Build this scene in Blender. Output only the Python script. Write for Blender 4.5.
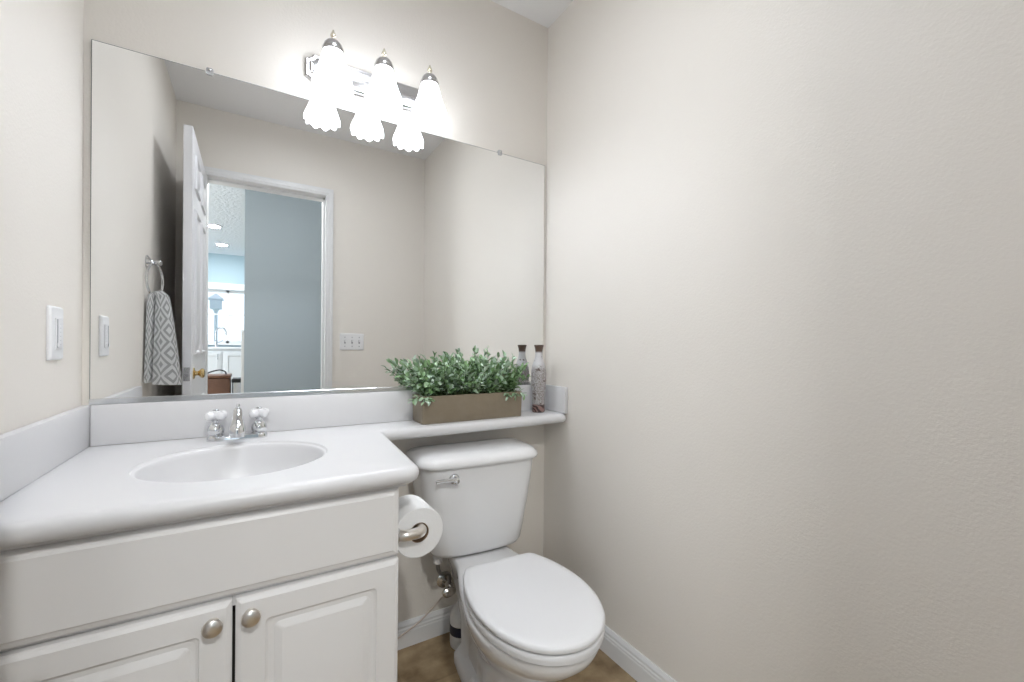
import bpy, bmesh, math, random
from math import sin, cos, pi, radians
from mathutils import Vector, Matrix

S = bpy.context.scene
COL = S.collection
for o in list(bpy.data.objects):
    bpy.data.objects.remove(o)

# ---------------------------------------------------------------- camera
YAW, PITCH, ROLL = 0.545, -0.0032, 0.0089
CAM = Vector((0.0, -1.5022, 1.0702))
fw = Vector((sin(YAW) * cos(PITCH), cos(YAW) * cos(PITCH), sin(PITCH)))
rt = Vector((cos(YAW), -sin(YAW), 0))
up = rt.cross(fw)
rt, up = rt * cos(ROLL) + up * sin(ROLL), up * cos(ROLL) - rt * sin(ROLL)
cd = bpy.data.cameras.new('camera')
cd.sensor_width = 36
cd.lens = 428.45 / 1024 * 36
cd.shift_y = 7.456 / 1024
cd.clip_start = 0.02
cam = bpy.data.objects.new('camera', cd)
m3 = Matrix((rt, up, -fw)).transposed()
cam.matrix_world = Matrix.Translation(CAM) @ m3.to_4x4()
COL.objects.link(cam)
S.camera = cam

# ---------------------------------------------------------------- exposure, world
vs = S.view_settings
vs.view_transform = 'Standard'
vs.look = 'None'
vs.exposure = 0.0
vs.gamma = 1
vs.use_curve_mapping = False
W = bpy.data.worlds.new('world')
S.world = W
W.use_nodes = True
bg = W.node_tree.nodes['Background']
bg.inputs[0].default_value = (0.80, 0.90, 1.0, 1)
bg.inputs[1].default_value = 1.6

LAMP_W = 1.3       # each bulb of the vanity light
SHADE_E = 7.0      # glow of the frosted shades
HALL_FILL_W = 17.0      # added hall spotlight, fill through the doorway
GLOBE_FILL_E = 9.0     # added globe lamp in the hall, fill for the right wall
CAN_W = 14.0       # recessed lamps of the kitchen
CEIL_FILL_W = 4.7       # added flush ceiling lamp of the bathroom, even fill
KITCHEN_FILL_W = 62.0       # fill light placed outside the added kitchen side window

# ---------------------------------------------------------------- room measures
XL, XR, YF, H = -0.3713, 1.0772, -1.5466, 2.44
ZC = 0.8076        # counter top
ZS = 0.9125        # top of backsplash
WT = 0.12
FARY = -6.36
KXL, KXR = -2.4, 1.9


def area(name, loc, size, watts, col=(1, 1, 1), rot=(0, 0, 0)):
    l = bpy.data.lights.new(name, 'AREA')
    l.shape = 'DISK'
    l.size = size
    l.energy = watts
    l.color = col
    o = bpy.data.objects.new(name, l)
    o.location = loc
    o.rotation_euler = rot
    COL.objects.link(o)
    return o


area('bath_fill_light', (0.26, -0.81, H - 0.085), 0.28, CEIL_FILL_W, (0.94, 0.99, 1.07))  # even fill from the added bathroom ceiling lamp, out of view
area('kitchen_fill_light', (KXL - 0.16, -4.2, 1.5), 1.5, KITCHEN_FILL_W, (0.92, 0.97, 1.0), (0, -pi / 2, 0))  # fill standing in for daylight, outside the added side window
area('hall_fill_light', (0.08, -2.30 + 0.05, 2.37 - 0.042), 0.12, HALL_FILL_W, (1.0, 1.0, 0.985), (radians(50), 0, 0))  # added fill sent from the hall through the doorway
for q in ((-0.385, -4.53), (-0.36, -5.58)):
    area('recessed_lamp_light', (q[0], q[1], H - 0.012), 0.12, CAN_W, (0.95, 0.98, 1.0))


# ---------------------------------------------------------------- materials
def mat(name, col, rough=0.5, metal=0.0, bump=None, noise=None, coat=0.0, emit=None, trans=0.0, ior=1.45, spec=0.5):
    m = bpy.data.materials.new(name)
    m.use_nodes = True
    nt = m.node_tree
    p = nt.nodes['Principled BSDF']
    p.inputs['Base Color'].default_value = (*col, 1)
    p.inputs['Roughness'].default_value = rough
    p.inputs['Metallic'].default_value = metal
    p.inputs['Coat Weight'].default_value = coat
    p.inputs['Transmission Weight'].default_value = trans
    p.inputs['IOR'].default_value = ior
    p.inputs['Specular IOR Level'].default_value = spec
    if emit:
        p.inputs['Emission Color'].default_value = (*emit[0], 1)
        p.inputs['Emission Strength'].default_value = emit[1]
    tc = nt.nodes.new('ShaderNodeTexCoord')
    if noise:                       # (scale, second colour, lo, hi)
        n = nt.nodes.new('ShaderNodeTexNoise')
        n.inputs['Scale'].default_value = noise[0]
        n.inputs['Detail'].default_value = 6
        r = nt.nodes.new('ShaderNodeValToRGB')
        r.color_ramp.elements[0].position = noise[2]
        r.color_ramp.elements[1].position = noise[3]
        r.color_ramp.elements[0].color = (*col, 1)
        r.color_ramp.elements[1].color = (*noise[1], 1)
        nt.links.new(tc.outputs['Object'], n.inputs['Vector'])
        nt.links.new(n.outputs['Fac'], r.inputs['Fac'])
        nt.links.new(r.outputs['Color'], p.inputs['Base Color'])
    if bump:                        # (scale, strength, distance)
        n = nt.nodes.new('ShaderNodeTexNoise')
        n.inputs['Scale'].default_value = bump[0]
        n.inputs['Detail'].default_value = 3
        b = nt.nodes.new('ShaderNodeBump')
        b.inputs['Strength'].default_value = bump[1]
        b.inputs['Distance'].default_value = bump[2]
        nt.links.new(tc.outputs['Object'], n.inputs['Vector'])
        nt.links.new(n.outputs['Fac'], b.inputs['Height'])
        nt.links.new(b.outputs['Normal'], p.inputs['Normal'])
    return m


M = {}
M['wall'] = mat('wall_paint', (0.845, 0.803, 0.742), 0.5, bump=(190, 0.22, 0.003))
M['ceil'] = mat('ceiling_paint', (0.92, 0.92, 0.925), 0.8, bump=(90, 0.25, 0.004))
M['kceil'] = mat('kitchen_ceiling', (0.84, 0.89, 0.94), 0.8, bump=(30, 0.8, 0.02))
M['grey_blue'] = mat('grey_blue_paint', (0.385, 0.45, 0.505), 0.7)
M['blue'] = mat('pale_blue_paint', (0.47, 0.61, 0.68), 0.7)
M['trim'] = mat('trim_paint', (0.82, 0.82, 0.82), 0.35)
M['door'] = mat('door_paint', (0.80, 0.80, 0.82), 0.4)
M['cab'] = mat('cabinet_paint', (0.875, 0.865, 0.86), 0.32, bump=(8, 0.04, 0.01))
M['dark'] = mat('cabinet_shadow_gap', (0.05, 0.045, 0.04), 0.8)
M['marble'] = mat('cultured_marble', (0.725, 0.722, 0.731), 0.30)
M['porcelain'] = mat('vitreous_china', (0.80, 0.80, 0.805), 0.10, coat=0.4)
M['seat'] = mat('seat_plastic', (0.77, 0.77, 0.78), 0.28)
M['chrome'] = mat('chrome', (0.72, 0.73, 0.745), 0.07, 1.0)
M['channel'] = mat('channel_metal', (0.75, 0.77, 0.79), 0.22, 1.0)
M['nickel'] = mat('brushed_nickel', (0.77, 0.735, 0.69), 0.28, 1.0)
M['satin'] = mat('satin_nickel_fixture', (0.56, 0.555, 0.56), 0.26, 1.0)
M['brass'] = mat('polished_brass', (0.72, 0.55, 0.28), 0.16, 1.0)
M['pale_brass'] = mat('pale_brass', (0.82, 0.76, 0.62), 0.25, 0.8)
M['mirror'] = mat('mirror_silver', (0.90, 0.905, 0.90), 0.0, 1.0)
M['mirror_edge'] = mat('mirror_edge', (0.10, 0.12, 0.11), 0.3)
M['clear'] = mat('clear_plastic', (0.92, 0.93, 0.94), 0.12, trans=0.55)
M['crystal'] = mat('white_acrylic', (0.93, 0.93, 0.95), 0.10, trans=0.12, coat=0.6)
M['shade'] = mat('frosted_shade', (0.95, 0.95, 0.95), 0.4, emit=((0.94, 0.99, 1.07), SHADE_E))
M['bulb'] = mat('bulb_glow', (1, 1, 1), 0.4, emit=((1.0, 0.97, 0.93), 6.0))
M['can'] = mat('recessed_lamp_glow', (1, 1, 1), 0.4, emit=((1.0, 1.0, 1.0), 4.0))
M['dome'] = mat('fill_lamp_dome', (0.9, 0.9, 0.9), 0.4, emit=((0.94, 0.99, 1.07), CEIL_FILL_W * 0.35))  # glow of the added ceiling lamp
M['globe'] = mat('fill_lamp_globe', (0.9, 0.9, 0.9), 0.4, emit=((1.0, 0.99, 0.95), GLOBE_FILL_E))  # glow of the added globe lamp in the hall
M['paper'] = mat('tissue_paper', (0.86, 0.86, 0.86), 0.95, bump=(160, 0.2, 0.002))
M['card'] = mat('cardboard_core', (0.32, 0.22, 0.14), 0.9)
M['planter'] = mat('taupe_ceramic', (0.25, 0.205, 0.145), 0.42, bump=(45, 0.12, 0.004), noise=(30, (0.27, 0.225, 0.165), 0.3, 0.7))
M['soil'] = mat('dark_soil', (0.02, 0.018, 0.015), 0.95, bump=(60, 0.8, 0.01))
M['stem'] = mat('plant_stem', (0.09, 0.14, 0.05), 0.6)
M['plate'] = mat('switch_plastic', (0.88, 0.88, 0.89), 0.3)
M['slot'] = mat('switch_slot', (0.36, 0.36, 0.38), 0.5)
M['indicator'] = mat('indicator_plastic', (0.66, 0.67, 0.69), 0.4)
M['hose'] = mat('braided_hose', (0.28, 0.27, 0.26), 0.38, 0.8, bump=(420, 0.7, 0.002))
M['valve'] = mat('dull_chrome', (0.60, 0.58, 0.55), 0.2, 1.0)
M['rag'] = mat('paper_wrap', (0.62, 0.56, 0.47), 0.9)
M['bottle'] = mat('bottle_plastic', (0.84, 0.84, 0.83), 0.3)
M['label'] = mat('navy_label', (0.02, 0.025, 0.05), 0.4)
M['cable'] = mat('pink_beige_cable', (0.66, 0.57, 0.50), 0.5)
M['leather'] = mat('brown_leather', (0.16, 0.075, 0.045), 0.45, bump=(60, 0.2, 0.003), noise=(9, (0.22, 0.11, 0.07), 0.35, 0.7))
M['black'] = mat('dark_rubber', (0.02, 0.02, 0.022), 0.5)
M['steel'] = mat('bin_steel', (0.60, 0.62, 0.65), 0.25, 1.0)
M['lantern'] = mat('lantern_metal', (0.62, 0.68, 0.74), 0.5)
M['grass'] = mat('outdoor_ground', (0.55, 0.60, 0.52), 0.9)
M['glass'] = mat('window_glass', (1, 1, 1), 0.0, trans=1.0, ior=1.02, spec=0.1)
M['kcab'] = mat('kitchen_cabinet', (0.80, 0.83, 0.86), 0.4)


def floor_mat():
    m = mat('stone_tile', (0.22, 0.145, 0.075), 0.42, noise=(13, (0.47, 0.35, 0.205), 0.34, 0.68), bump=(40, 0.15, 0.004))
    nt = m.node_tree
    p = nt.nodes['Principled BSDF']
    src = p.inputs['Base Color'].links[0].from_socket
    tc = nt.nodes.new('ShaderNodeTexCoord')
    br = nt.nodes.new('ShaderNodeTexBrick')
    br.offset = 0
    br.inputs['Scale'].default_value = 1
    br.inputs['Brick Width'].default_value = 0.33
    br.inputs['Row Height'].default_value = 0.33
    br.inputs['Mortar Size'].default_value = 0.004
    br.inputs['Color1'].default_value = (1, 1, 1, 1)
    br.inputs['Color2'].default_value = (0.9, 0.9, 0.9, 1)
    br.inputs['Mortar'].default_value = (0.8, 0.8, 0.8, 1)
    mx = nt.nodes.new('ShaderNodeMixRGB')
    mx.blend_type = 'MULTIPLY'
    mx.inputs[0].default_value = 1
    nt.links.new(tc.outputs['Object'], br.inputs['Vector'])
    nt.links.new(src, mx.inputs[1])
    nt.links.new(br.outputs['Color'], mx.inputs[2])
    nt.links.new(mx.outputs[0], p.inputs['Base Color'])
    return m


M['floor'] = floor_mat()


def leaf_mat():
    m = mat('leaf', (0.2, 0.3, 0.15), 0.42)
    nt = m.node_tree
    p = nt.nodes['Principled BSDF']
    a = nt.nodes.new('ShaderNodeAttribute')
    a.attribute_name = 'leaf_tone'
    r = nt.nodes.new('ShaderNodeValToRGB')
    e = r.color_ramp.elements
    e[0].position = 0
    e[0].color = (0.10, 0.20, 0.07, 1)
    e[1].position = 1
    e[1].color = (0.66, 0.77, 0.66, 1)
    for pos, c in ((0.3, (0.23, 0.38, 0.17, 1)), (0.55, (0.36, 0.51, 0.32, 1)), (0.8, (0.48, 0.61, 0.49, 1))):
        n = e.new(pos)
        n.color = c
    nt.links.new(a.outputs['Fac'], r.inputs['Fac'])
    nt.links.new(r.outputs['Color'], p.inputs['Base Color'])
    return m


M['leaf'] = leaf_mat()


def towel_mat():
    m = mat('diamond_towel', (0.8, 0.8, 0.8), 0.95, bump=(300, 0.4, 0.003))
    nt = m.node_tree
    p = nt.nodes['Principled BSDF']
    uv = nt.nodes.new('ShaderNodeUVMap')
    uv.uv_map = 'weave'
    sp = nt.nodes.new('ShaderNodeSeparateXYZ')
    nt.links.new(uv.outputs[0], sp.inputs[0])

    def mth(op, a, b=None):
        n = nt.nodes.new('ShaderNodeMath')
        n.operation = op
        for i, v in enumerate((a, b)):
            if v is None:
                continue
            if isinstance(v, (int, float)):
                n.inputs[i].default_value = v
            else:
                nt.links.new(v, n.inputs[i])
        return n.outputs[0]
    tri = []
    for k in (0, 1):
        f = mth('FRACT', sp.outputs[k])
        tri.append(mth('ABSOLUTE', mth('SUBTRACT', f, 0.5)))
    d = mth('ADD', tri[0], tri[1])
    s = mth('SINE', mth('MULTIPLY', d, 2 * pi * 3.0))
    st = mth('GREATER_THAN', s, 0.15)
    mx = nt.nodes.new('ShaderNodeMixRGB')
    mx.inputs[1].default_value = (0.95, 0.95, 0.945, 1)
    mx.inputs[2].default_value = (0.55, 0.55, 0.545, 1)
    nt.links.new(st, mx.inputs[0])
    nt.links.new(mx.outputs[0], p.inputs['Base Color'])
    return m


M['towel'] = towel_mat()


def vase_mat():
    m = mat('crackle_vase', (0.6, 0.6, 0.6), 0.3, coat=0.3)
    nt = m.node_tree
    p = nt.nodes['Principled BSDF']
    tc = nt.nodes.new('ShaderNodeTexCoord')

    def ramp(src, a, b, c0, c1):
        r = nt.nodes.new('ShaderNodeValToRGB')
        r.color_ramp.elements[0].position = a
        r.color_ramp.elements[1].position = b
        r.color_ramp.elements[0].color = c0
        r.color_ramp.elements[1].color = c1
        nt.links.new(src, r.inputs['Fac'])
        return r.outputs['Color']

    def mix(fac, a, b):
        n = nt.nodes.new('ShaderNodeMixRGB')
        nt.links.new(fac, n.inputs[0])
        for i, v in ((1, a), (2, b)):
            if isinstance(v, tuple):
                n.inputs[i].default_value = v
            else:
                nt.links.new(v, n.inputs[i])
        return n.outputs[0]
    wh, bk = (1, 1, 1, 1), (0, 0, 0, 1)
    vo = nt.nodes.new('ShaderNodeTexVoronoi')
    vo.feature = 'DISTANCE_TO_EDGE'
    vo.inputs['Scale'].default_value = 260
    nt.links.new(tc.outputs['Object'], vo.inputs['Vector'])
    crack = ramp(vo.outputs['Distance'], 0.04, 0.26, wh, bk)
    sp = nt.nodes.new('ShaderNodeSeparateXYZ')
    nt.links.new(tc.outputs['Generated'], sp.inputs[0])
    z = sp.outputs[2]
    zone = ramp(z, 0.62, 0.72, wh, bk)             # crackle is on the belly only
    mul = nt.nodes.new('ShaderNodeMixRGB')
    mul.blend_type = 'MULTIPLY'
    mul.inputs[0].default_value = 0.8
    nt.links.new(crack, mul.inputs[1])
    nt.links.new(zone, mul.inputs[2])
    c = mix(mul.outputs[0], (0.60, 0.60, 0.62, 1), (0.20, 0.17, 0.15, 1))
    n = nt.nodes.new('ShaderNodeTexNoise')
    n.inputs['Scale'].default_value = 55
    n.inputs['Detail'].default_value = 3
    nt.links.new(tc.outputs['Object'], n.inputs['Vector'])
    blot = ramp(n.outputs['Fac'], 0.63, 0.67, bk, wh)
    c = mix(blot, c, (0.12, 0.085, 0.075, 1))
    wv = nt.nodes.new('ShaderNodeTexWave')
    wv.wave_type = 'RINGS'
    wv.inputs['Scale'].default_value = 26
    wv.inputs['Distortion'].default_value = 6
    nt.links.new(tc.outputs['Object'], wv.inputs['Vector'])
    scroll = mix(ramp(wv.outputs['Fac'], 0.45, 0.6, bk, wh), (0.045, 0.022, 0.02, 1), (0.26, 0.16, 0.14, 1))
    c = mix(ramp(z, 0.105, 0.13, wh, bk), c, scroll)
    c = mix(ramp(z, 0.875, 0.905, bk, wh), c, mix(blot, (0.10, 0.062, 0.045, 1), (0.25, 0.2, 0.17, 1)))
    nt.links.new(c, p.inputs['Base Color'])
    return m


M['vase'] = vase_mat()

# ---------------------------------------------------------------- helpers
ORG = {}


def obj(name, bm, material, parent=None, angle=35, smooth=True):
    """link one bmesh (world coordinates) as one mesh object, origin at its bounding-box base centre"""
    bmesh.ops.recalc_face_normals(bm, faces=bm.faces)
    lo = Vector((min(v.co[i] for v in bm.verts) for i in range(3)))
    hi = Vector((max(v.co[i] for v in bm.verts) for i in range(3)))
    c = Vector(((lo.x + hi.x) / 2, (lo.y + hi.y) / 2, lo.z))
    for v in bm.verts:
        v.co -= c
    me = bpy.data.meshes.new(name)
    bm.to_mesh(me)
    bm.free()
    if smooth:
        me.shade_smooth()
        me.set_sharp_from_angle(angle=radians(angle))
    me.materials.append(M[material])
    o = bpy.data.objects.new(name, me)
    COL.objects.link(o)
    if parent is not None:
        o.parent = parent
        o.location = c - ORG[parent]
    else:
        o.location = c
    ORG[o] = c
    return o


def tag(o, label, cat, group=None):
    o['label'] = label
    o['category'] = cat
    if group:
        o['group'] = group
    return o


def thing(name, label, cat, loc, group=None):
    o = bpy.data.objects.new(name, None)
    o.empty_display_size = 0.05
    o.location = loc
    COL.objects.link(o)
    ORG[o] = Vector(loc)
    return tag(o, label, cat, group)


def struct(name, bm, m, parent=None, **k):
    o = obj(name, bm, m, parent, **k)
    if parent is None:
        o['kind'] = 'structure'
    return o


def box(x0, x1, y0, y1, z0, z1, bev=0.0, bm=None, seg=2):
    b = bmesh.new()
    bmesh.ops.create_cube(b, size=1)
    for v in b.verts:
        v.co = Vector(((x0 + x1) / 2 + v.co.x * (x1 - x0), (y0 + y1) / 2 + v.co.y * (y1 - y0), (z0 + z1) / 2 + v.co.z * (z1 - z0)))
    if bev:
        bmesh.ops.bevel(b, geom=list(b.edges), offset=bev, segments=seg, profile=0.5, affect='EDGES')
    return join(bm, b)


def join(a, b):
    if a is None:
        return b
    me = bpy.data.meshes.new('t')
    b.to_mesh(me)
    b.free()
    a.from_mesh(me)
    bpy.data.meshes.remove(me)
    return a


def loft(rings, cap0=True, cap1=True, bm=None):
    """skin equal-length closed rings of points"""
    b = bmesh.new()
    vs_ = [[b.verts.new(p) for p in r] for r in rings]
    n = len(rings[0])
    for i in range(len(rings) - 1):
        for j in range(n):
            k = (j + 1) % n
            b.faces.new((vs_[i][j], vs_[i][k], vs_[i + 1][k], vs_[i + 1][j]))
    if cap0:
        b.faces.new(vs_[0][::-1])
    if cap1:
        b.faces.new(vs_[-1])
    return join(bm, b)


def lathe(prof, loc=(0, 0, 0), axis='Z', n=32, bm=None, cap=True):
    """prof: list of (radius, height)"""
    rings = []
    for r, h in prof:
        ring = []
        for k in range(n):
            a = 2 * pi * k / n
            p = (r * cos(a), r * sin(a), h)
            if axis == 'Y':
                p = (r * cos(a), h, r * sin(a))
            elif axis == 'X':
                p = (h, r * cos(a), r * sin(a))
            ring.append(Vector(p) + Vector(loc))
        rings.append(ring)
    return loft(rings, cap, cap, bm)


def tube(pts, r, n=12, bm=None, cap=True):
    pts = [Vector(p) for p in pts]
    rings = []
    prev = None
    for i, p in enumerate(pts):
        t = (pts[min(i + 1, len(pts) - 1)] - pts[max(i - 1, 0)]).normalized()
        if prev is None:
            u = t.orthogonal().normalized()
        else:
            u = (prev - t * prev.dot(t)).normalized()
        prev = u
        w = t.cross(u)
        rr = r[i] if isinstance(r, (list, tuple)) else r
        rings.append([p + rr * (cos(2 * pi * k / n) * u + sin(2 * pi * k / n) * w) for k in range(n)])
    return loft(rings, cap, cap, bm)


def spline(pts, k=8, closed=False):
    pts = [Vector(p) for p in pts]
    out = []
    n = len(pts)
    rng = range(n) if closed else range(n - 1)
    for i in rng:
        if closed:
            p0, p1, p2, p3 = pts[i - 1], pts[i], pts[(i + 1) % n], pts[(i + 2) % n]
        else:
            p1, p2 = pts[i], pts[i + 1]
            p0 = pts[i - 1] if i else p1 * 2 - p2
            p3 = pts[i + 2] if i + 2 < n else p2 * 2 - p1
        for s in range(k):
            t = s / k
            out.append(0.5 * ((2 * p1) + (p2 - p0) * t + (2 * p0 - 5 * p1 + 4 * p2 - p3) * t * t + (3 * p1 - p0 - 3 * p2 + p3) * t ** 3))
    if not closed:
        out.append(pts[-1])
    return out


def rrect(x0, x1, z0, z1, r, n=5):
    """rounded rectangle as 2-D points, counter-clockwise"""
    r = max(r, 1e-5)
    out = []
    for cx, cz, a0 in ((x1 - r, z0 + r, -pi / 2), (x1 - r, z1 - r, 0), (x0 + r, z1 - r, pi / 2), (x0 + r, z0 + r, pi)):
        for k in range(n + 1):
            a = a0 + pi / 2 * k / n
            out.append((cx + r * cos(a), cz + r * sin(a)))
    return out


def panel_y(x0, x1, z0, z1, y, prof, bm=None):
    """panel facing -y; prof: (inset, outward depth, corner radius)"""
    return loft([[(px, y - d, pz) for px, pz in rrect(x0 + i, x1 - i, z0 + i, z1 - i, r)] for i, d, r in prof], True, True, bm)


def wall_plate_prof():
    return [(0, 0, 0.004), (0, 0.003, 0.004), (0.003, 0.006, 0.004)]


# ---------------------------------------------------------------- the room shell
struct('floor', box(KXL - 0.1, KXR + 0.1, FARY - 0.1, 0.1, -0.08, 0.0), 'floor', smooth=False)
struct('wall_back', box(XL - 0.1, XR + 0.1, 0.0, 0.1, 0, H), 'wall', smooth=False)
struct('wall_left', box(XL - 0.1, XL, YF - WT, 0.0, 0, H), 'wall', smooth=False)
struct('wall_right', box(XR, XR + 0.1, YF - WT, 0.0, 0, H), 'wall', smooth=False)
struct('ceiling', box(XL - 0.1, XR + 0.1, YF - WT, 0.1, H, H + 0.08), 'ceil', smooth=False)
DX0, DX1, DZ = -0.229, 0.407, 2.048
b = box(XL, DX0 - 0.015, YF - WT, YF, 0, H)
b = box(DX1 + 0.015, XR, YF - WT, YF, 0, H, bm=b)
b = box(DX0 - 0.015, DX1 + 0.015, YF - WT, YF, DZ + 0.015, H, bm=b)
struct('wall_front', b, 'wall', smooth=False)


def baseboard(name, axis, c, a0, a1, h=0.088):
    """moulded skirting; axis 'y' runs along the back wall, 'x' along a side wall (c = wall plane, sign inward)"""
    prof = [(0.0, 0), (0.014, 0), (0.014, h - 0.034), (0.0125, h - 0.030), (0.0125, h - 0.024), (0.010, h - 0.020), (0.010, h - 0.012), (0.006, h - 0.004), (0.004, h), (0, h)]
    if axis == 'y':
        rings = [[(s, c - d, z) for d, z in prof] for s in (a0, a1)]
    else:
        rings = [[(c - d, s, z) for d, z in prof] for s in (a0, a1)]
    struct(name, loft(rings), 'trim', smooth=False)


baseboard('baseboard_back', 'y', 0.0, 0.276, XR)
baseboard('baseboard_right', 'x', XR, YF, -0.0145)

# door casing and jambs
b = None
for x0, x1, z0, z1 in ((DX0 - 0.012, DX0, 0, DZ), (DX1, DX1 + 0.012, 0, DZ), (DX0 - 0.012, DX1 + 0.012, DZ, DZ + 0.012)):
    b = box(x0, x1, YF - WT, YF + 0.002, z0, z1, bm=b)
for x0, x1, z0, z1 in ((DX1 - 0.011, DX1, 0, DZ), (DX0, DX1, DZ - 0.011, DZ)):
    b = box(x0, x1, YF - WT + 0.01, YF - 0.045, z0, z1, bm=b)
struct('trim_1', b, 'trim', smooth=False)
b = None
CW = 0.043
for d, o0, o1 in ((0.010, 0.003, CW), (0.015, 0.014, CW), (0.018, CW - 0.013, CW)):
    b = box(DX0 - o1, DX0 - o0, YF, YF + d, 0, DZ + o1, bm=b)
    b = box(DX1 + o0, DX1 + o1, YF, YF + d, 0, DZ + o1, bm=b)
    b = box(DX0 - o0, DX1 + o0, YF, YF + d, DZ + o0, DZ + o1, bm=b)
struct('trim_2', b, 'trim', smooth=False)
# strike plate on the latch side jamb
# ---------------------------------------------------------------- door leaf, open against the left wall
LX0, LX1, LY0, LY1 = -0.266, -0.232, -1.540, -0.894
b = box(LX0, LX1, LY0, LY1, 0.012, 2.045, 0.0015, seg=1)
leaf = struct('door_1', b, 'door')
cols = ((LY0 + 0.085, LY0 + 0.285), (LY1 - 0.285, LY1 - 0.085))
rows = ((0.20, 0.80), (1.02, 1.70), (1.79, 1.95))
for side, xx, sg in (('a', LX1, 1), ('b', LX0, -1)):
    for ya, yb in cols:
        for za, zb in rows:
            prof = [(0, 0.0003, 0.002), (0.003, 0.008, 0.002), (0.013, 0.009, 0.002), (0.020, 0.0006, 0.002), (0.034, 0.0006, 0.002), (0.052, 0.008, 0.002)]
            rings = [[(xx + sg * d, py, pz) for py, pz in rrect(ya + i, yb - i, za + i, zb - i, r, 2)] for i, d, r in prof]
            obj('panel', loft(rings), 'door', leaf, angle=20)
KY, KZ = -0.966, 0.936
kp = [(0.027, 0), (0.027, 0.003), (0.022, 0.006), (0.011, 0.008), (0.010, 0.018), (0.015, 0.023), (0.0215, 0.029), (0.0225, 0.036), (0.018, 0.042), (0.008, 0.045)]
o = obj('knob', lathe(kp, (LX1, KY, KZ), 'X'), 'brass', leaf)
o['label'] = 'polished brass round knob'
kp2 = [(0.030, 0), (0.030, -0.004), (0.022, -0.008), (0.011, -0.010), (0.011, -0.024), (0.022, -0.036), (0.025, -0.046), (0.020, -0.054), (0.008, -0.057)]
o = obj('knob', lathe(kp2, (LX0, KY, KZ), 'X'), 'chrome', leaf)
o['label'] = 'silver round knob on the wall side'
b = box((LX0 + LX1) / 2 - 0.012, (LX0 + LX1) / 2 + 0.012, LY1, LY1 + 0.0015, KZ - 0.03, KZ + 0.03)
lp = obj('latch_plate', b, 'satin', leaf)
obj('latch_bolt', lathe([(0.008, 0), (0.008, 0.008), (0.006, 0.010)], ((LX0 + LX1) / 2, LY1 + 0.0015, KZ), 'Y', 16), 'slot', lp)

# ---------------------------------------------------------------- hall and kitchen seen in the mirror
struct('wall_hall', box(-0.0605, KXR, -2.95, -2.85, 0, H), 'grey_blue', smooth=False)
struct('wall_half', box(-0.083, 0.5, -3.11, -2.97, 0, 1.20, 0.004), 'trim')
b = box(KXL - 0.1, KXL, FARY, -4.98, 0, H)
b = box(KXL - 0.1, KXL, -3.42, YF - WT, 0, H, bm=b)
b = box(KXL - 0.1, KXL, -4.98, -3.42, 0, 0.72, bm=b)
b = box(KXL - 0.1, KXL, -4.98, -3.42, 2.28, H, bm=b)
struct('wall_kitchen_left', b, 'blue', smooth=False)
b = box(KXL, KXL + 0.03, -5.06, -3.34, 2.28, 2.36, 0.004)
b = box(KXL, KXL + 0.05, -5.06, -3.34, 0.68, 0.72, 0.004, bm=b)
b = box(KXL, KXL + 0.03, -5.06, -4.98, 0.72, 2.28, 0.004, bm=b)
b = box(KXL, KXL + 0.03, -3.42, -3.34, 0.72, 2.28, 0.004, bm=b)
w2 = struct('added_window', b, 'trim')  # side window added out of view around the kitchen fill light
b = box(KXL - 0.07, KXL - 0.03, -4.98, -3.42, 0.72, 0.76)
b = box(KXL - 0.07, KXL - 0.03, -4.98, -3.42, 2.24, 2.28, bm=b)
for y in (-4.96, -4.2, -3.44):
    b = box(KXL - 0.07, KXL - 0.03, y - 0.02, y + 0.02, 0.76, 2.24, bm=b)
obj('sash', b, 'trim', w2, smooth=False)
struct('wall_kitchen_right', box(KXR, KXR + 0.1, FARY, YF - WT, 0, H), 'blue', smooth=False)
b = box(KXL, XL - 0.1, YF - WT, YF, 0, H)
b = box(XR + 0.1, KXR, YF - WT, YF, 0, H, bm=b)
struct('wall_hall_side', b, 'wall', smooth=False)
WX0, WX1, WZ0, WZ1 = -1.30, 0.30, 1.09, 1.90
b = box(KXL, WX0, FARY - 0.12, FARY, 0, H)
b = box(WX1, KXR, FARY - 0.12, FARY, 0, H, bm=b)
b = box(WX0, WX1, FARY - 0.12, FARY, 0, WZ0, bm=b)
b = box(WX0, WX1, FARY - 0.12, FARY, WZ1, H, bm=b)
struct('wall_kitchen_far', b, 'blue', smooth=False)
struct('ceiling_kitchen', box(KXL - 0.1, KXR + 0.1, FARY - 0.12, YF - WT, H, H + 0.08), 'kceil', smooth=False)
# window: casing, sash frame, glazing
b = box(WX0 - 0.08, WX1 + 0.08, FARY, FARY + 0.03, WZ1, WZ1 + 0.10, 0.004)
b = box(WX0 - 0.08, WX0, FARY, FARY + 0.03, WZ0, WZ1, 0.004, bm=b)
b = box(WX1, WX1 + 0.08, FARY, FARY + 0.03, WZ0, WZ1, 0.004, bm=b)
b = box(WX0 - 0.08, WX1 + 0.08, FARY, FARY + 0.05, WZ0 - 0.03, WZ0, 0.004, bm=b)
win = struct('window_1', b, 'trim')
b = box(WX0, WX1, FARY - 0.08, FARY - 0.04, WZ0, WZ0 + 0.035)
b = box(WX0, WX1, FARY - 0.08, FARY - 0.04, WZ1 - 0.035, WZ1, bm=b)
for x in (WX0 + 0.02, -0.81, -0.325, WX1 - 0.02):
    b = box(x - 0.018, x + 0.018, FARY - 0.08, FARY - 0.04, WZ0, WZ1, bm=b)
b = box(WX0, WX1, FARY - 0.075, FARY - 0.05, 1.52, 1.54, bm=b)
obj('sash', b, 'trim', win, smooth=False)
obj('pane', box(WX0, WX1, FARY - 0.066, FARY - 0.062, WZ0, WZ1), 'glass', win, smooth=False)
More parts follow.
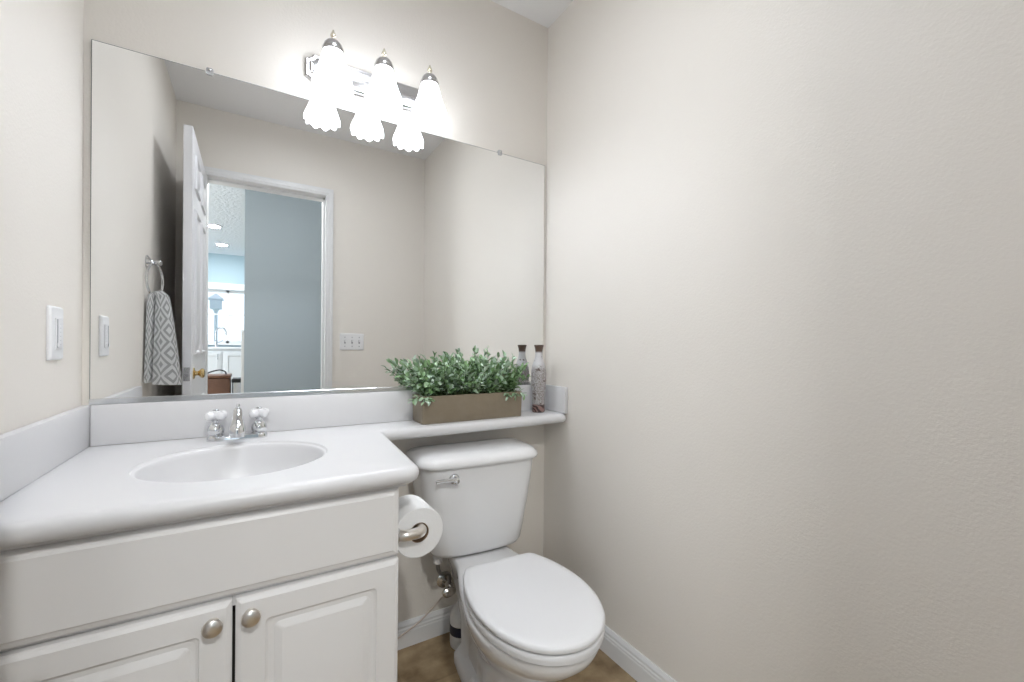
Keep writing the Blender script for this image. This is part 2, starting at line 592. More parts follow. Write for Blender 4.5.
# base cabinets below the window
kc = thing('kitchen_cabinet', 'white kitchen base cabinet under the bright window in the mirror', 'cabinet', (-0.45, FARY + 0.30, 0))
KF = FARY + 0.58
obj('carcass', box(-1.4, 0.6, FARY + 0.002, KF, 0.0, 1.0), 'kcab', kc, smooth=False)
obj('worktop', box(-1.42, 0.62, FARY + 0.002, KF + 0.03, 1.0, 1.035, 0.006), 'kcab', kc)
for k in range(4):
    x0 = -1.33 + k * 0.49
    pr_ = [(0, 0, 0.003), (0, 0.016, 0.003), (0.003, 0.018, 0.003), (0.06, 0.018, 0.002), (0.066, 0.010, 0.002)]
    bb = loft([[(px, KF + d, pz) for px, pz in rrect(x0 + i, x0 + 0.475 - i, 0.12 + i, 0.97 - i, r, 2)] for i, d, r in pr_])
    dd = obj('door', bb, 'kcab', kc)
    obj('handle', tube([(x0 + 0.43, KF + 0.018, 0.86), (x0 + 0.43, KF + 0.042, 0.865), (x0 + 0.43, KF + 0.042, 0.935), (x0 + 0.43, KF + 0.018, 0.94)], 0.005, 8), 'steel', dd)
# kitchen faucet at the window
fx, fy = -0.455, FARY + 0.20
fa = thing('kitchen_faucet', 'tall gooseneck kitchen faucet standing before the bright window in the mirror', 'faucet', (fx, fy, 1.035))
obj('base', lathe([(0.028, 0), (0.028, 0.01), (0.02, 0.02), (0.017, 0.09), (0.012, 0.10)], (fx, fy, 1.035)), 'steel', fa)
obj('spout', tube(spline([(fx, fy, 1.12), (fx, fy, 1.26), (fx + 0.03, fy, 1.31), (fx + 0.09, fy, 1.31), (fx + 0.115, fy, 1.26), (fx + 0.115, fy, 1.21)], 6), 0.011), 'steel', fa)
obj('lever', tube([(fx + 0.016, fy, 1.09), (fx + 0.05, fy + 0.01, 1.11), (fx + 0.085, fy + 0.02, 1.13)], 0.007, 8), 'steel', fa)
# post lantern outside
px, py = -0.54, -7.5
pl = thing('post_lantern', 'square lantern on a slim post outside the window seen in the mirror', 'lantern', (px, py, 0))
obj('post', lathe([(0.05, 0), (0.05, 0.06), (0.028, 0.10), (0.025, 1.62), (0.04, 1.66), (0.06, 1.68)], (px, py, 0), n=16), 'lantern', pl)
b = box(px - 0.085, px + 0.085, py - 0.085, py + 0.085, 1.68, 1.84, 0.008)
obj('lantern_body', b, 'lantern', pl)
b = loft([[(px + sx * s, py + sy * s, z) for sx, sy in ((-1, -1), (1, -1), (1, 1), (-1, 1))] for s, z in ((0.11, 1.84), (0.11, 1.86), (0.03, 1.93), (0.01, 1.95))])
obj('lantern_roof', b, 'lantern', pl, smooth=False)
struct('ground', box(-12, 12, -24, FARY - 0.12, -0.2, -0.02), 'grass', smooth=False)
# hamper and bin standing in the kitchen
hx0, hx1, hy0, hy1 = -0.46, -0.200, -4.30, -4.0
hp = thing('leather_hamper', 'brown leather hamper box with a dark curved handle, in the mirror', 'hamper', (-0.32, -4.15, 0))
obj('hamper_body', box(hx0, hx1, hy0, hy1, 0, 0.71, 0.012), 'leather', hp)
obj('lid', box(hx0 - 0.006, hx1 + 0.006, hy0 - 0.006, hy1 + 0.006, 0.712, 0.745, 0.008), 'leather', hp)
obj('carrying_handle', tube(spline([(-0.44, -4.10, 0.742), (-0.38, -4.10, 0.775), (-0.30, -4.10, 0.795), (-0.25, -4.10, 0.775), (-0.240, -4.10, 0.742)], 6), 0.007, 8), 'black', hp)
bn = thing('steel_bin', 'slim silver metal bin with a dark rim beside brown hamper in mirror', 'bin', (-0.11, -4.12, 0))
bx, by = -0.137, -4.12
obj('bin_body', loft([[(bx + px_, by + py_, z) for px_, py_ in rrect(-w, w, -0.12, 0.12, 0.02)] for w, z in ((0.042, 0), (0.045, 0.01), (0.048, 0.66))]), 'steel', bn)
obj('rim', loft([[(bx + px_, by + py_, z) for px_, py_ in rrect(-w, w, -0.125, 0.125, 0.02)] for w, z in ((0.049, 0.661), (0.052, 0.665), (0.052, 0.69), (0.046, 0.70))]), 'black', bn)
# recessed lamps of the kitchen ceiling
for i, (x, y, lab) in enumerate(((-0.385, -4.53, 'upper of two recessed ceiling lamps seen in the mirror, nearer the doorway'), (-0.36, -5.58, 'lower of two recessed ceiling lamps seen in the mirror, nearer the window'))):
    t = thing('recessed_lamp', lab, 'ceiling lamp', (x, y, H), 'recessed kitchen lamps')
    obj('trim_ring', lathe([(0.062, -0.001), (0.085, -0.001), (0.085, -0.006), (0.066, -0.010), (0.062, -0.004)], (x, y, H), cap=False), 'trim', t)
    obj('lens', lathe([(0.061, -0.001), (0.061, -0.005)], (x, y, H)), 'can', t)
t = thing('hall_fill_spot', 'added unseen fill spotlight on the hall ceiling, aimed through the bathroom doorway', 'ceiling lamp', (0.08, -2.33, H))  # spotlight added out of view to brighten cabinet front and toilet
obj('base', lathe([(0.07, -0.0005), (0.07, -0.02), (0.06, -0.025)], (0.08, -2.33, H)), 'trim', t)
obj('stem', tube([(0.08, -2.33, H - 0.024), (0.08, -2.33, 2.40)], 0.010), 'trim', t)
hd_ = lathe([(0.03, 0.045), (0.055, 0.035), (0.066, 0.0), (0.066, -0.05), (0.062, -0.05), (0.060, 0.0)])
ln_ = lathe([(0.059, -0.004), (0.059, -0.010)])
TM = Matrix.Translation((0.08, -2.30, 2.37)) @ Matrix.Rotation(radians(50), 4, 'X')
for b_, nm_, mm_ in ((hd_, 'lamp_head', 'trim'), (ln_, 'lens', 'can')):
    b_.transform(TM)
    obj(nm_, b_, mm_, t)

t = thing('bath_fill_lamp', 'added unseen fill lamp, round and flush on the bathroom ceiling in front of the vanity', 'ceiling lamp', (0.26, -0.81, H))  # lamp added out of sight to lift the bathroom walls evenly
obj('base', lathe([(0.13, -0.0005), (0.13, -0.02), (0.12, -0.025)], (0.26, -0.81, H)), 'trim', t)
obj('diffuser', lathe([(0.15, -0.026), (0.16, -0.035), (0.158, -0.055), (0.14, -0.070), (0.08, -0.080)], (0.26, -0.81, H)), 'dome', t)

t = thing('hall_fill_lamp', 'added unseen fill lamp with an opal globe standing in the hall left of the doorway', 'floor lamp', (-0.95, -2.72, 0))  # lamp added out of sight to fill the right wall
obj('base', lathe([(0.14, 0.0), (0.14, 0.012), (0.12, 0.020), (0.02, 0.026)], (-0.95, -2.72, 0)), 'satin', t)
obj('pole', lathe([(0.011, 0.026), (0.011, 1.22), (0.05, 1.23), (0.05, 1.25)], (-0.95, -2.72, 0)), 'satin', t)
obj('globe', lathe([(0.19 * sin(pi * k / 16) + 0.002, 1.435 - 0.19 * cos(pi * k / 16)) for k in range(17)], (-0.95, -2.72, 0)), 'globe', t)

# ---------------------------------------------------------------- vanity cabinet
CX1, CY = 0.279, -0.556      # right side and face-frame front
vc = thing('vanity_cabinet', 'white painted vanity cabinet with a false drawer front and two doors under the sink', 'cabinet', (-0.05, -0.28, 0))
FB = CY + 0.019
b = box(XL + 0.001, XL + 0.018, FB, -0.002, 0.09, 0.769)
b = box(CX1 - 0.018, CX1, FB, -0.002, 0.0, 0.769, bm=b)
b = box(XL + 0.018, CX1 - 0.018, FB, -0.002, 0.09, 0.108, bm=b)
b = box(XL + 0.018, CX1 - 0.018, -0.010, -0.002, 0.108, 0.769, bm=b)
b = box(XL + 0.04, CX1 - 0.038, CY, FB, 0.735, 0.769, bm=b)      # face frame
b = box(XL + 0.04, CX1 - 0.038, CY, FB, 0.585, 0.640, bm=b)
b = box(XL + 0.04, CX1 - 0.038, CY, FB, 0.09, 0.125, bm=b)
b = box(XL + 0.001, XL + 0.04, CY, FB, 0.09, 0.769, bm=b)
b = box(CX1 - 0.038, CX1, CY, FB, 0.0, 0.769, bm=b)
b = box(XL + 0.018, CX1 - 0.018, CY + 0.07, CY + 0.086, 0.0, 0.09, bm=b)   # toe board
obj('carcass', b, 'cab', vc, smooth=False)
obj('door_gap_shade', box(-0.06, 0.01, CY + 0.022, CY + 0.026, 0.11, 0.60), 'dark', vc, smooth=False)  # dark sheet standing in for the shade between the doors
FR = CX1 - 0.001
dp = [(0, 0, 0.001), (0, 0.011, 0.001), (0.003, 0.014, 0.001), (0.010, 0.0165, 0.001), (0.014, 0.0195, 0.001)]
obj('false_drawer_front', panel_y(XL + 0.022, FR, 0.6125, 0.7590, CY - 0.0005, dp), 'cab', vc, angle=14)
dp = [(0, 0, 0.001), (0, 0.012, 0.001), (0.003, 0.016, 0.002), (0.009, 0.0195, 0.002), (0.048, 0.0195, 0.008), (0.050, 0.0165, 0.010), (0.054, 0.0145, 0.012), (0.062, 0.0145, 0.012), (0.066, 0.0165, 0.006), (0.076, 0.0195, 0.004)]
for x0, x1, kx, kz in ((XL + 0.022, -0.0285, -0.057, 0.573), (-0.0235, FR, 0.001, 0.573)):
    d = obj('door', panel_y(x0, x1, 0.115, 0.6035, CY - 0.0005, dp), 'cab', vc, angle=14)
    kprof = [(0.010, 0), (0.010, -0.003), (0.0065, -0.005), (0.006, -0.009), (0.010, -0.012), (0.0148, -0.014), (0.0160, -0.017), (0.0150, -0.0205), (0.0105, -0.0235), (0.004, -0.0245)]
    kn = obj('knob', lathe(kprof, (kx, CY - 0.020, kz), 'Y', 28), 'nickel', d)
    kn['label'] = 'brushed nickel round knob'

# ---------------------------------------------------------------- countertop with integral basin
RN = 0.0185
ZM = ZC - RN


def fillet(pts, rad, n=8):
    """2-D open/closed polygon with rounded corners; rad per vertex"""
    out = []
    m = len(pts)
    for i in range(m):
        p = Vector(pts[i])
        a = Vector(pts[i - 1])
        c = Vector(pts[(i + 1) % m])
        r = rad[i]
        if r <= 0:
            out.append(p)
            continue
        u, w = (a - p).normalized(), (c - p).normalized()
        ang = u.angle(w)
        d = r / math.tan(ang / 2)
        p0, p1 = p + u * d, p + w * d
        for k in range(n + 1):
            t = k / n
            out.append((1 - t) ** 2 * p0 + 2 * t * (1 - t) * p + t * t * p1)
    return out


XI = XL + 0.001 + RN
core = fillet([(XI, -RN - 0.001), (XI, -0.602 + RN), (0.322 - RN, -0.602 + RN), (0.350 - RN, -0.163 + RN), (XR - 0.001 - RN, -0.163 + RN), (XR - 0.001 - RN, -RN - 0.001)],
              [0, 0, 0.022, 0.045, 0.006, 0])
nC = len(core)
nrm = []
for i in range(nC):
    a, p, c = core[i - 1], core[i], core[(i + 1) % nC]
    e1, e2 = (p - a).normalized(), (c - p).normalized()
    n1, n2 = Vector((-e1.y, e1.x)), Vector((-e2.y, e2.x))
    nn = (n1 + n2).normalized()
    nrm.append(-nn / max(0.5, nn.dot(n1)))
if (core[1] - core[0]).cross(core[2] - core[1]) < 0:
    nrm = [-v for v in nrm]
# outward test
cen = sum(core, Vector((0, 0))) / nC
if (core[1] + nrm[1] * 0.01 - cen).length < (core[1] - cen).length:
    nrm = [-v for v in nrm]
SX, SY, SA, SB = -0.026, -0.325, 0.190, 0.178
NE = 64
ell = lambda s, z: [(SX + SA * s * cos(2 * pi * k / NE), SY + SB * s * sin(2 * pi * k / NE), z) for k in range(NE)]
b = bmesh.new()
prev = None
first = None
NA = 10
for k in range(NA + 1):
    th = -pi / 2 + pi * k / NA
    ring = [b.verts.new((core[i].x + nrm[i].x * RN * cos(th), core[i].y + nrm[i].y * RN * cos(th), ZM + RN * sin(th))) for i in range(nC)]
    if prev:
        for i in range(nC):
            j = (i + 1) % nC
            b.faces.new((prev[i], prev[j], ring[j], ring[i]))
    else:
        first = ring
    prev = ring


def fill_with_hole(bm_, outer, inner):
    es = []
    for ring in (outer, inner):
        for i in range(len(ring)):
            v0, v1 = ring[i], ring[(i + 1) % len(ring)]
            e = bm_.edges.get((v0, v1)) or bm_.edges.new((v0, v1))
            es.append(e)
    bmesh.ops.triangle_fill(bm_, use_beauty=True, use_dissolve=False, edges=es)


top_in = [b.verts.new(p) for p in ell(1.0, ZC)]
bot_in = [b.verts.new(p) for p in ell(1.0, ZC - 2 * RN)]
fill_with_hole(b, prev, top_in)
fill_with_hole(b, first, bot_in)
for i in range(NE):
    j = (i + 1) % NE
    b.faces.new((top_in[i], top_in[j], bot_in[j], bot_in[i]))
ct = thing('countertop', 'white moulded vanity countertop with oval basin and narrow shelf running over the toilet', 'countertop', (0.2, -0.2, ZC - 2 * RN))
obj('slab', b, 'marble', ct, angle=30)
# backing strip under the nosing
b = box(XL + 0.002, 0.292, -0.580, -0.562, 0.7635, 0.7702, 0.002)
b = box(0.2805, 0.292, -0.562, -0.02, 0.7635, 0.7702, 0.002, bm=b)
obj('backing_strip', b, 'marble', ct)
bp = [(0.9995, ZC - 0.0008), (0.985, ZC - 0.0045), (0.962, ZC - 0.0055), (0.950, ZC - 0.008), (0.938, ZC - 0.016), (0.90, ZC - 0.050), (0.83, ZC - 0.088), (0.70, ZC - 0.118), (0.48, ZC - 0.137), (0.25, ZC - 0.145), (0.12, ZC - 0.147)]
b = loft([ell(s, z) for s, z in bp], False, True)
bs = obj('basin', b, 'marble', ct, angle=40)
dr = lathe([(0.024, 0.0), (0.024, 0.003), (0.018, 0.004), (0.015, 0.001)], (SX, SY, ZC - 0.1468), n=24)
obj('drain', dr, 'chrome', bs)
obj('backsplash', box(XL + 0.0205, XR - 0.0185, -0.020, -0.0015, ZC + 0.0003, ZS, 0.0022), 'marble', ct)
obj('side_splash', box(XL + 0.0015, XL + 0.0200, -0.600, -0.0015, ZC + 0.0003, ZS, 0.0022), 'marble', ct)
obj('side_splash', box(XR - 0.0180, XR - 0.0015, -0.161, -0.0015, ZC + 0.0003, ZS, 0.0022), 'marble', ct)

# ---------------------------------------------------------------- bathroom faucet
fcx, fcy = -0.033, -0.080
ft = thing('bathroom_faucet', 'chrome centerset faucet with two white cross handles at the back of the basin', 'faucet', (fcx, fcy, ZC))
Lb = 0.072
base = []
for w, d, z in ((1.0, 0.026, 0.0), (1.0, 0.026, 0.006), (0.97, 0.024, 0.012), (0.90, 0.018, 0.016)):
    base.append([(fcx + x, fcy + y, ZC + z) for x, y in rrect(-Lb * w, Lb * w, -d, d, d * 0.96, 8)])
obj('base_plate', loft(base), 'chrome', ft)
for sx in (-0.051, 0.051):
    c = (fcx + sx, fcy, ZC + 0.016)
    post = obj('handle_post', lathe([(0.016, -0.0005), (0.0195, 0.006), (0.0205, 0.013), (0.018, 0.022), (0.012, 0.030), (0.0085, 0.034), (0.0085, 0.037), (0.012, 0.039), (0.012, 0.0405)], c, n=28), 'chrome', ft)
    b = None
    zz = c[2] + 0.052
    for a in range(4):
        an = a * pi / 2 + radians(38)
        dv = Vector((cos(an), sin(an), 0))
        p0 = Vector((c[0], c[1], zz))
        b = tube([p0 + dv * s for s in (0.0, 0.010, 0.018, 0.025, 0.029)], [0.012, 0.0105, 0.0120, 0.0100, 0.004], 12, b)
    b = lathe([(0.008, -0.012), (0.013, -0.006), (0.013, 0.010), (0.009, 0.013)], (c[0], c[1], zz), n=20, bm=b)
    hd = obj('cross_handle', b, 'crystal', ft)
    hd['label'] = 'white clear acrylic cross handle'
    obj('index_cap', lathe([(0.0075, 0.0131), (0.0075, 0.0155), (0.005, 0.017)], (c[0], c[1], zz), n=16), 'chrome', hd)
# spout: rises, bulges and runs forward over the basin
sp = [(fcx, fcy + 0.004, ZC + 0.010), (fcx, fcy + 0.002, ZC + 0.050), (fcx, fcy - 0.004, ZC + 0.074), (fcx, fcy - 0.020, ZC + 0.078), (fcx, fcy - 0.050, ZC + 0.060), (fcx, fcy - 0.078, ZC + 0.047), (fcx, fcy - 0.091, ZC + 0.036), (fcx, fcy - 0.095, ZC + 0.020)]
ss = spline(sp, 6)
rr = []
for i in range(len(ss)):
    t = i / (len(ss) - 1)
    rr.append(0.012 if t < 0.30 else 0.0085 + 0.0115 * min(1, (t - 0.30) / 0.5) if t < 0.8 else 0.020 - 0.004 * ((t - 0.8) / 0.2) ** 2)
obj('spout', tube(ss, rr, 20), 'chrome', ft)
obj('lift_rod', lathe([(0.0022, 0.0), (0.0022, 0.071), (0.0045, 0.073), (0.0052, 0.078), (0.003, 0.083)], (fcx, fcy + 0.022, ZC + 0.012), n=12), 'chrome', ft)

# ---------------------------------------------------------------- mirror
MX0, MX1, MZ1 = -0.3555, 1.0625, 1.8465
mr = thing('wall_mirror', 'large frameless wall mirror above the vanity backsplash', 'mirror', (0.35, -0.003, ZS))
obj('backing', box(MX0, MX1, -0.0055, -0.0008, ZS + 0.002, MZ1), 'mirror_edge', mr, smooth=False)
obj('glass', box(MX0 + 0.0015, MX1 - 0.0015, -0.0068, -0.0056, ZS + 0.010, MZ1 - 0.0018), 'mirror', mr, smooth=False)
b = box(MX0, MX1, -0.0125, -0.0072, ZS + 0.0008, ZS + 0.015, 0.001, seg=1)
ch = obj('bottom_channel', b, 'channel', mr)
for x in (-0.108, 0.842):
    b = loft([[(x + px_, -y, MZ1 + pz) for px_, pz in rrect(-w, w, -h, h, w * 0.5)] for y, w, h in ((0.001, 0.0085, 0.010), (0.009, 0.0085, 0.010), (0.011, 0.007, 0.008))])
    cl = obj('mirror_clip', b, 'clear', mr)
    obj('screw', lathe([(0.004, -0.0112), (0.004, -0.0122), (0.002, -0.0130)], (x, 0, MZ1 + 0.003), 'Y', 12), 'satin', cl)

# ---------------------------------------------------------------- vanity light
LZ = 1.945
vl = thing('vanity_light', 'three shade vanity light bar with white bell glass shades above the mirror', 'wall lamp', (0.353, 0, LZ))
px0, px1 = 0.137, 0.569
hh = 0.045


def plate_outline(i):
    x0, x1, z0, z1 = px0 + i, px1 - i, LZ - hh + i, LZ + hh - i
    n_, m_ = 0.016, 0.022
    return [(x0 + m_, z0), (x1 - m_, z0), (x1 - m_ + 0.004, z0 + n_ * .5), (x1 - 0.006, z0 + n_), (x1, z0 + n_), (x1, z1 - n_), (x1 - 0.006, z1 - n_), (x1 - m_ + 0.004, z1 - n_ * .5), (x1 - m_, z1),
            (x0 + m_, z1), (x0 + m_ - 0.004, z1 - n_ * .5), (x0 + 0.006, z1 - n_), (x0, z1 - n_), (x0, z0 + n_), (x0 + 0.006, z0 + n_), (x0 + m_ - 0.004, z0 + n_ * .5)]


b = loft([[(x, -d, z) for x, z in plate_outline(i)] for i, d in ((0, 0.0008), (0, 0.012), (0.004, 0.016), (0.010, 0.016), (0.013, 0.021), (0.017, 0.023))])
obj('back_plate', b, 'satin', vl, angle=20)
LY = -0.120
for k, lx in enumerate((0.202, 0.353, 0.505)):
    arm = tube(spline([(lx, -0.022, LZ - 0.005), (lx, -0.045, LZ - 0.012), (lx, -0.085, LZ + 0.005), (lx, -0.108, LZ + 0.018), (lx, LY, LZ + 0.024)], 6), 0.007, 12)
    am = obj('arm', arm, 'satin', vl)
    obj('rosette', lathe([(0.018, -0.0225), (0.018, -0.027), (0.010, -0.033)], (lx, 0, LZ - 0.005), 'Y', 24), 'satin', am)
    ft_ = obj('fitter', lathe([(0.029, -0.001), (0.0305, 0.004), (0.030, 0.010), (0.026, 0.013), (0.025, 0.022), (0.019, 0.030), (0.011, 0.035), (0.007, 0.037)], (lx, LY, LZ + 0.003), n=32), 'satin', vl)
    fin = obj('finial', lathe([(0.004, 0.0375), (0.004, 0.043), (0.0075, 0.046), (0.0085, 0.051), (0.0065, 0.056), (0.0035, 0.062), (0.002, 0.067)], (lx, LY, LZ + 0.003), n=16), 'pale_brass', ft_)
    fin['label'] = 'small pale brass finial'
    # bell shade with fluted, scalloped mouth
    prof = [(0.0265, 0.004), (0.0305, -0.002), (0.0345, -0.016), (0.0385, -0.034), (0.0435, -0.050), (0.0495, -0.066), (0.0545, -0.079), (0.0570, -0.090), (0.0560, -0.099)]
    NS = 80
    ro, ri = [], []
    for i, (r, h) in enumerate(prof):
        f = max(0.0, (i - 4) / 4.0)
        o_, n_ = [], []
        for q in range(NS):
            a = 2 * pi * q / NS
            sc = cos(10 * a)
            r2 = r + 0.0022 * f * sc
            h2 = LZ - 0.004 + h - (0.004 * sc if i == len(prof) - 1 else 0)
            o_.append((lx + r2 * cos(a), LY + r2 * sin(a), h2))
            n_.append((lx + (r2 - 0.003) * cos(a), LY + (r2 - 0.003) * sin(a), h2))
        ro.append(o_)
        ri.append(n_)
    b = loft(ro + ri[::-1], False, False)
    sh = obj('shade', b, 'shade', vl)
    obj('bulb', lathe([(0.010, 0.0), (0.012, -0.010), (0.018, -0.028), (0.021, -0.042), (0.019, -0.053), (0.011, -0.061), (0.003, -0.063)], (lx, LY, LZ - 0.012), n=24), 'bulb', vl)
    l = bpy.data.lights.new('vanity_bulb_light', 'POINT')
    l.energy = LAMP_W
    l.shadow_soft_size = 0.028
    l.color = (0.94, 0.99, 1.07)
    lo_ = bpy.data.objects.new('vanity_bulb_light', l)
    lo_.location = (lx, LY, LZ - 0.092)
    COL.objects.link(lo_)

# ---------------------------------------------------------------- toilet
TX = 0.672
SXC = 0.663
tl = thing('toilet', 'white two piece toilet with closed lid standing under the shelf', 'toilet', (TX, -0.40, 0))
tl.rotation_euler.z = radians(-4)


def outline(cx, yw, n=9):
    """closed ring from (y, halfwidth) pairs, first pair at the back, last with halfwidth 0 at the front"""
    right = [(w, y) for y, w in yw]
    left = [(-w, y) for y, w in yw[::-1][1:]]
    pts = spline([(x, y, 0) for x, y in right + left], n)
    return [(cx + p.x, p.y) for p in pts[:-1]]


def section(cx, yw, z):
    return [(x, y, z) for x, y in outline(cx, yw)]


def bowl(yb, wb, yn, wn, ym, wm, yf, z):
    """back edge, neck, widest, front"""
    return section(SXC, [(yb, wb * 0.80), (yb - 0.018, wb), ((yb + yn) / 2, (wb + wn) / 2), (yn, wn), ((yn + ym) / 2, (wn + wm) / 2 + (wm - wn) * 0.12), (ym, wm), (ym + (yf - ym) * 0.45, wm * 0.905), (ym + (yf - ym) * 0.78, wm * 0.64), (ym + (yf - ym) * 0.95, wm * 0.33), (yf, 0.0)], z)


rings = [
    bowl(-0.145, 0.085, -0.24, 0.094, -0.40, 0.100, -0.575, 0.0),
    bowl(-0.145, 0.085, -0.24, 0.094, -0.40, 0.100, -0.575, 0.026),
    bowl(-0.150, 0.076, -0.24, 0.084, -0.40, 0.090, -0.562, 0.040),
    bowl(-0.148, 0.060, -0.24, 0.062, -0.40, 0.072, -0.545, 0.056),
    bowl(-0.130, 0.056, -0.24, 0.058, -0.41, 0.074, -0.550, 0.120),
    bowl(-0.110, 0.060, -0.24, 0.064, -0.43, 0.092, -0.590, 0.180),
    bowl(-0.090, 0.067, -0.25, 0.078, -0.46, 0.120, -0.650, 0.235),
    bowl(-0.070, 0.075, -0.25, 0.093, -0.49, 0.147, -0.708, 0.285),
    bowl(-0.055, 0.083, -0.25, 0.105, -0.51, 0.162, -0.743, 0.320),
    bowl(-0.052, 0.087, -0.25, 0.110, -0.515, 0.167, -0.754, 0.342),
    bowl(-0.055, 0.085, -0.25, 0.108, -0.515, 0.166, -0.753, 0.354),
    bowl(-0.062, 0.079, -0.25, 0.101, -0.515, 0.159, -0.745, 0.359),
]
# the deck under the tank stands a little higher than the rim
rings = [[(x, y, z + (0.0085 * min(1, max(0, (y + 0.33) / 0.06)) if z > 0.33 else 0)) for x, y, z in r] for r in rings]
bw = obj('bowl', loft(rings), 'porcelain', tl, angle=50)
for sx in (-1, 1):
    obj('bolt_cap', lathe([(0.014, 0.0), (0.014, 0.006), (0.010, 0.013), (0.004, 0.016)], (SXC + sx * 0.080, -0.33, 0.036), n=20), 'seat', bw)


def lidring(s, z, dy=0.0):
    yw = [(-0.333, 0.100), (-0.338, 0.114), (-0.352, 0.124), (-0.385, 0.139), (-0.42, 0.151), (-0.47, 0.162), (-0.53, 0.1675), (-0.59, 0.163), (-0.64, 0.151), (-0.69, 0.128), (-0.725, 0.100), (-0.750, 0.066), (-0.763, 0.032), (-0.767, 0.0)]
    yc = -0.53
    return section(SXC, [(yc + (y - yc) * (1 + (s - 1) * 0.8) + dy, max(0, w * s)) for y, w in yw], z)


obj('seat', loft([lidring(0.955, 0.3605), lidring(0.985, 0.363), lidring(0.992, 0.373), lidring(0.985, 0.380), lidring(0.96, 0.3830)]), 'seat', tl, angle=50)
obj('seat_lid', loft([lidring(0.965, 0.3868), lidring(0.995, 0.390), lidring(1.0, 0.396), lidring(0.99, 0.4015), lidring(0.96, 0.4045), lidring(0.85, 0.4065), lidring(0.5, 0.4075)]), 'seat', tl, angle=50)
for sx in (-1, 1):
    obj('hinge', lathe([(0.010, -0.022), (0.012, -0.018), (0.012, 0.018), (0.010, 0.022)], (SXC + sx * 0.07, -0.320, 0.3805), 'X', 16), 'seat', tl)


def tank_ring(w, yb, yf, r, z, bulge=0.012):
    out = []
    for x, y in rrect(-w, w, yf, yb, r, 7):
        t = (yb - y) / (yb - yf)
        yy = y - bulge * max(0.0, 1 - (x / w) ** 2) * t if t > 0.5 else y
        out.append((TX + x, yy, z))
    # extra points along the front so that it bows
    return out


def tank_ring2(w, yb, yf, r, z, bulge=0.014, n=14):
    pts = []
    def bow(x):
        return bulge * (1 - (x / w) ** 2)
    r = min(r, w * 0.9, (yb - yf) * 0.48)
    # front edge left to right
    for k in range(n + 1):
        x = -(w - r) + 2 * (w - r) * k / n
        pts.append((x, yf - bow(x)))
    for k in range(1, 8):
        a = -pi / 2 + pi / 2 * k / 7
        x = w - r + r * cos(a)
        pts.append((x, yf + r + r * sin(a) - bow(x)))
    rb = min(r, 0.03)
    for k in range(8):
        a = pi / 2 * k / 7
        pts.append((w - rb + rb * cos(a), yb - rb + rb * sin(a)))
    for k in range(8):
        a = pi / 2 + pi / 2 * k / 7
        pts.append((-w + rb + rb * cos(a), yb - rb + rb * sin(a)))
    for k in range(0, 7):
        a = pi + pi / 2 * k / 7
        x = -w + r + r * cos(a)
        pts.append((x, yf + r + r * sin(a) - bow(x)))
    return [(TX - 0.014 + x, y, z) for x, y in pts]


tk = [(0.130, -0.060, -0.170, 0.05, 0.3685), (0.150, -0.048, -0.190, 0.05, 0.3705), (0.163, -0.040, -0.203, 0.055, 0.378), (0.170, -0.036, -0.209, 0.055, 0.392), (0.178, -0.034, -0.214, 0.055, 0.44), (0.190, -0.032, -0.219, 0.05, 0.53), (0.203, -0.031, -0.223, 0.05, 0.62), (0.2095, -0.030, -0.225, 0.05, 0.678)]
obj('tank', loft([tank_ring2(*t) for t in tk]), 'porcelain', tl, angle=50)
ld = [(0.214, -0.026, -0.231, 0.052, 0.6788), (0.2205, -0.022, -0.237, 0.055, 0.6800), (0.2225, -0.021, -0.239, 0.056, 0.684), (0.2225, -0.021, -0.239, 0.056, 0.691), (0.219, -0.019, -0.235, 0.056, 0.699), (0.210, -0.027, -0.226, 0.055, 0.709), (0.194, -0.042, -0.210, 0.050, 0.715), (0.15, -0.07, -0.18, 0.04, 0.7185)]
obj('tank_lid', loft([tank_ring2(*t) for t in ld]), 'porcelain', tl, angle=50)
hx, hy, hz = 0.548, -0.2380, 0.643
fh = obj('flush_handle', lathe([(0.017, 0.006), (0.0175, -0.004), (0.015, -0.009), (0.010, -0.012), (0.010, -0.020), (0.011, -0.026), (0.007, -0.029)], (hx, hy + 0.005, hz), 'Y', 24), 'chrome', tl)
obj('lever', tube(spline([(hx, hy - 0.019, hz), (hx - 0.015, hy - 0.021, hz + 0.004), (hx - 0.045, hy - 0.022, hz + 0.006), (hx - 0.068, hy - 0.022, hz + 0.004)], 5), [0.008] * 5 + [0.006] * 6 + [0.0055] * 5, 12), 'chrome', fh)

# ---------------------------------------------------------------- supply valve and hose under the tank
vx, vz = 0.622, 0.196
sv = thing('supply_valve', 'chrome water shutoff valve and braided hose on wall under the toilet tank', 'valve', (vx, 0, vz))
obj('escutcheon', lathe([(0.030, -0.0005), (0.030, -0.003), (0.018, -0.009), (0.010, -0.011)], (vx, 0, vz), 'Y', 28), 'valve', sv)
obj('valve_body', lathe([(0.008, -0.010), (0.008, -0.035), (0.013, -0.037), (0.013, -0.062), (0.008, -0.066), (0.006, -0.085)], (vx, 0, vz), 'Y', 20), 'valve', sv)
ovl = [[(vx + 0.026 * s * cos(2 * pi * k / 28), y, vz + 0.017 * s * sin(2 * pi * k / 28)) for k in range(28)] for s, y in ((0.8, -0.084), (1.0, -0.088), (1.0, -0.098), (0.7, -0.103))]
obj('oval_handle', loft([[(q[0] - 0.020, q[1], q[2] + 0.004) for q in r_] for r_ in ovl]), 'valve', sv)
NX, NYY = 0.540, -0.140
hs = spline([(vx, -0.050, vz + 0.010), (vx - 0.003, -0.052, vz + 0.040), (vx - 0.025, -0.075, vz + 0.062), (NX + 0.022, -0.115, 0.285), (NX + 0.002, NYY, 0.318), (NX, NYY, 0.345)], 8)
obj('hose', tube(hs, 0.0065, 12), 'hose', sv)
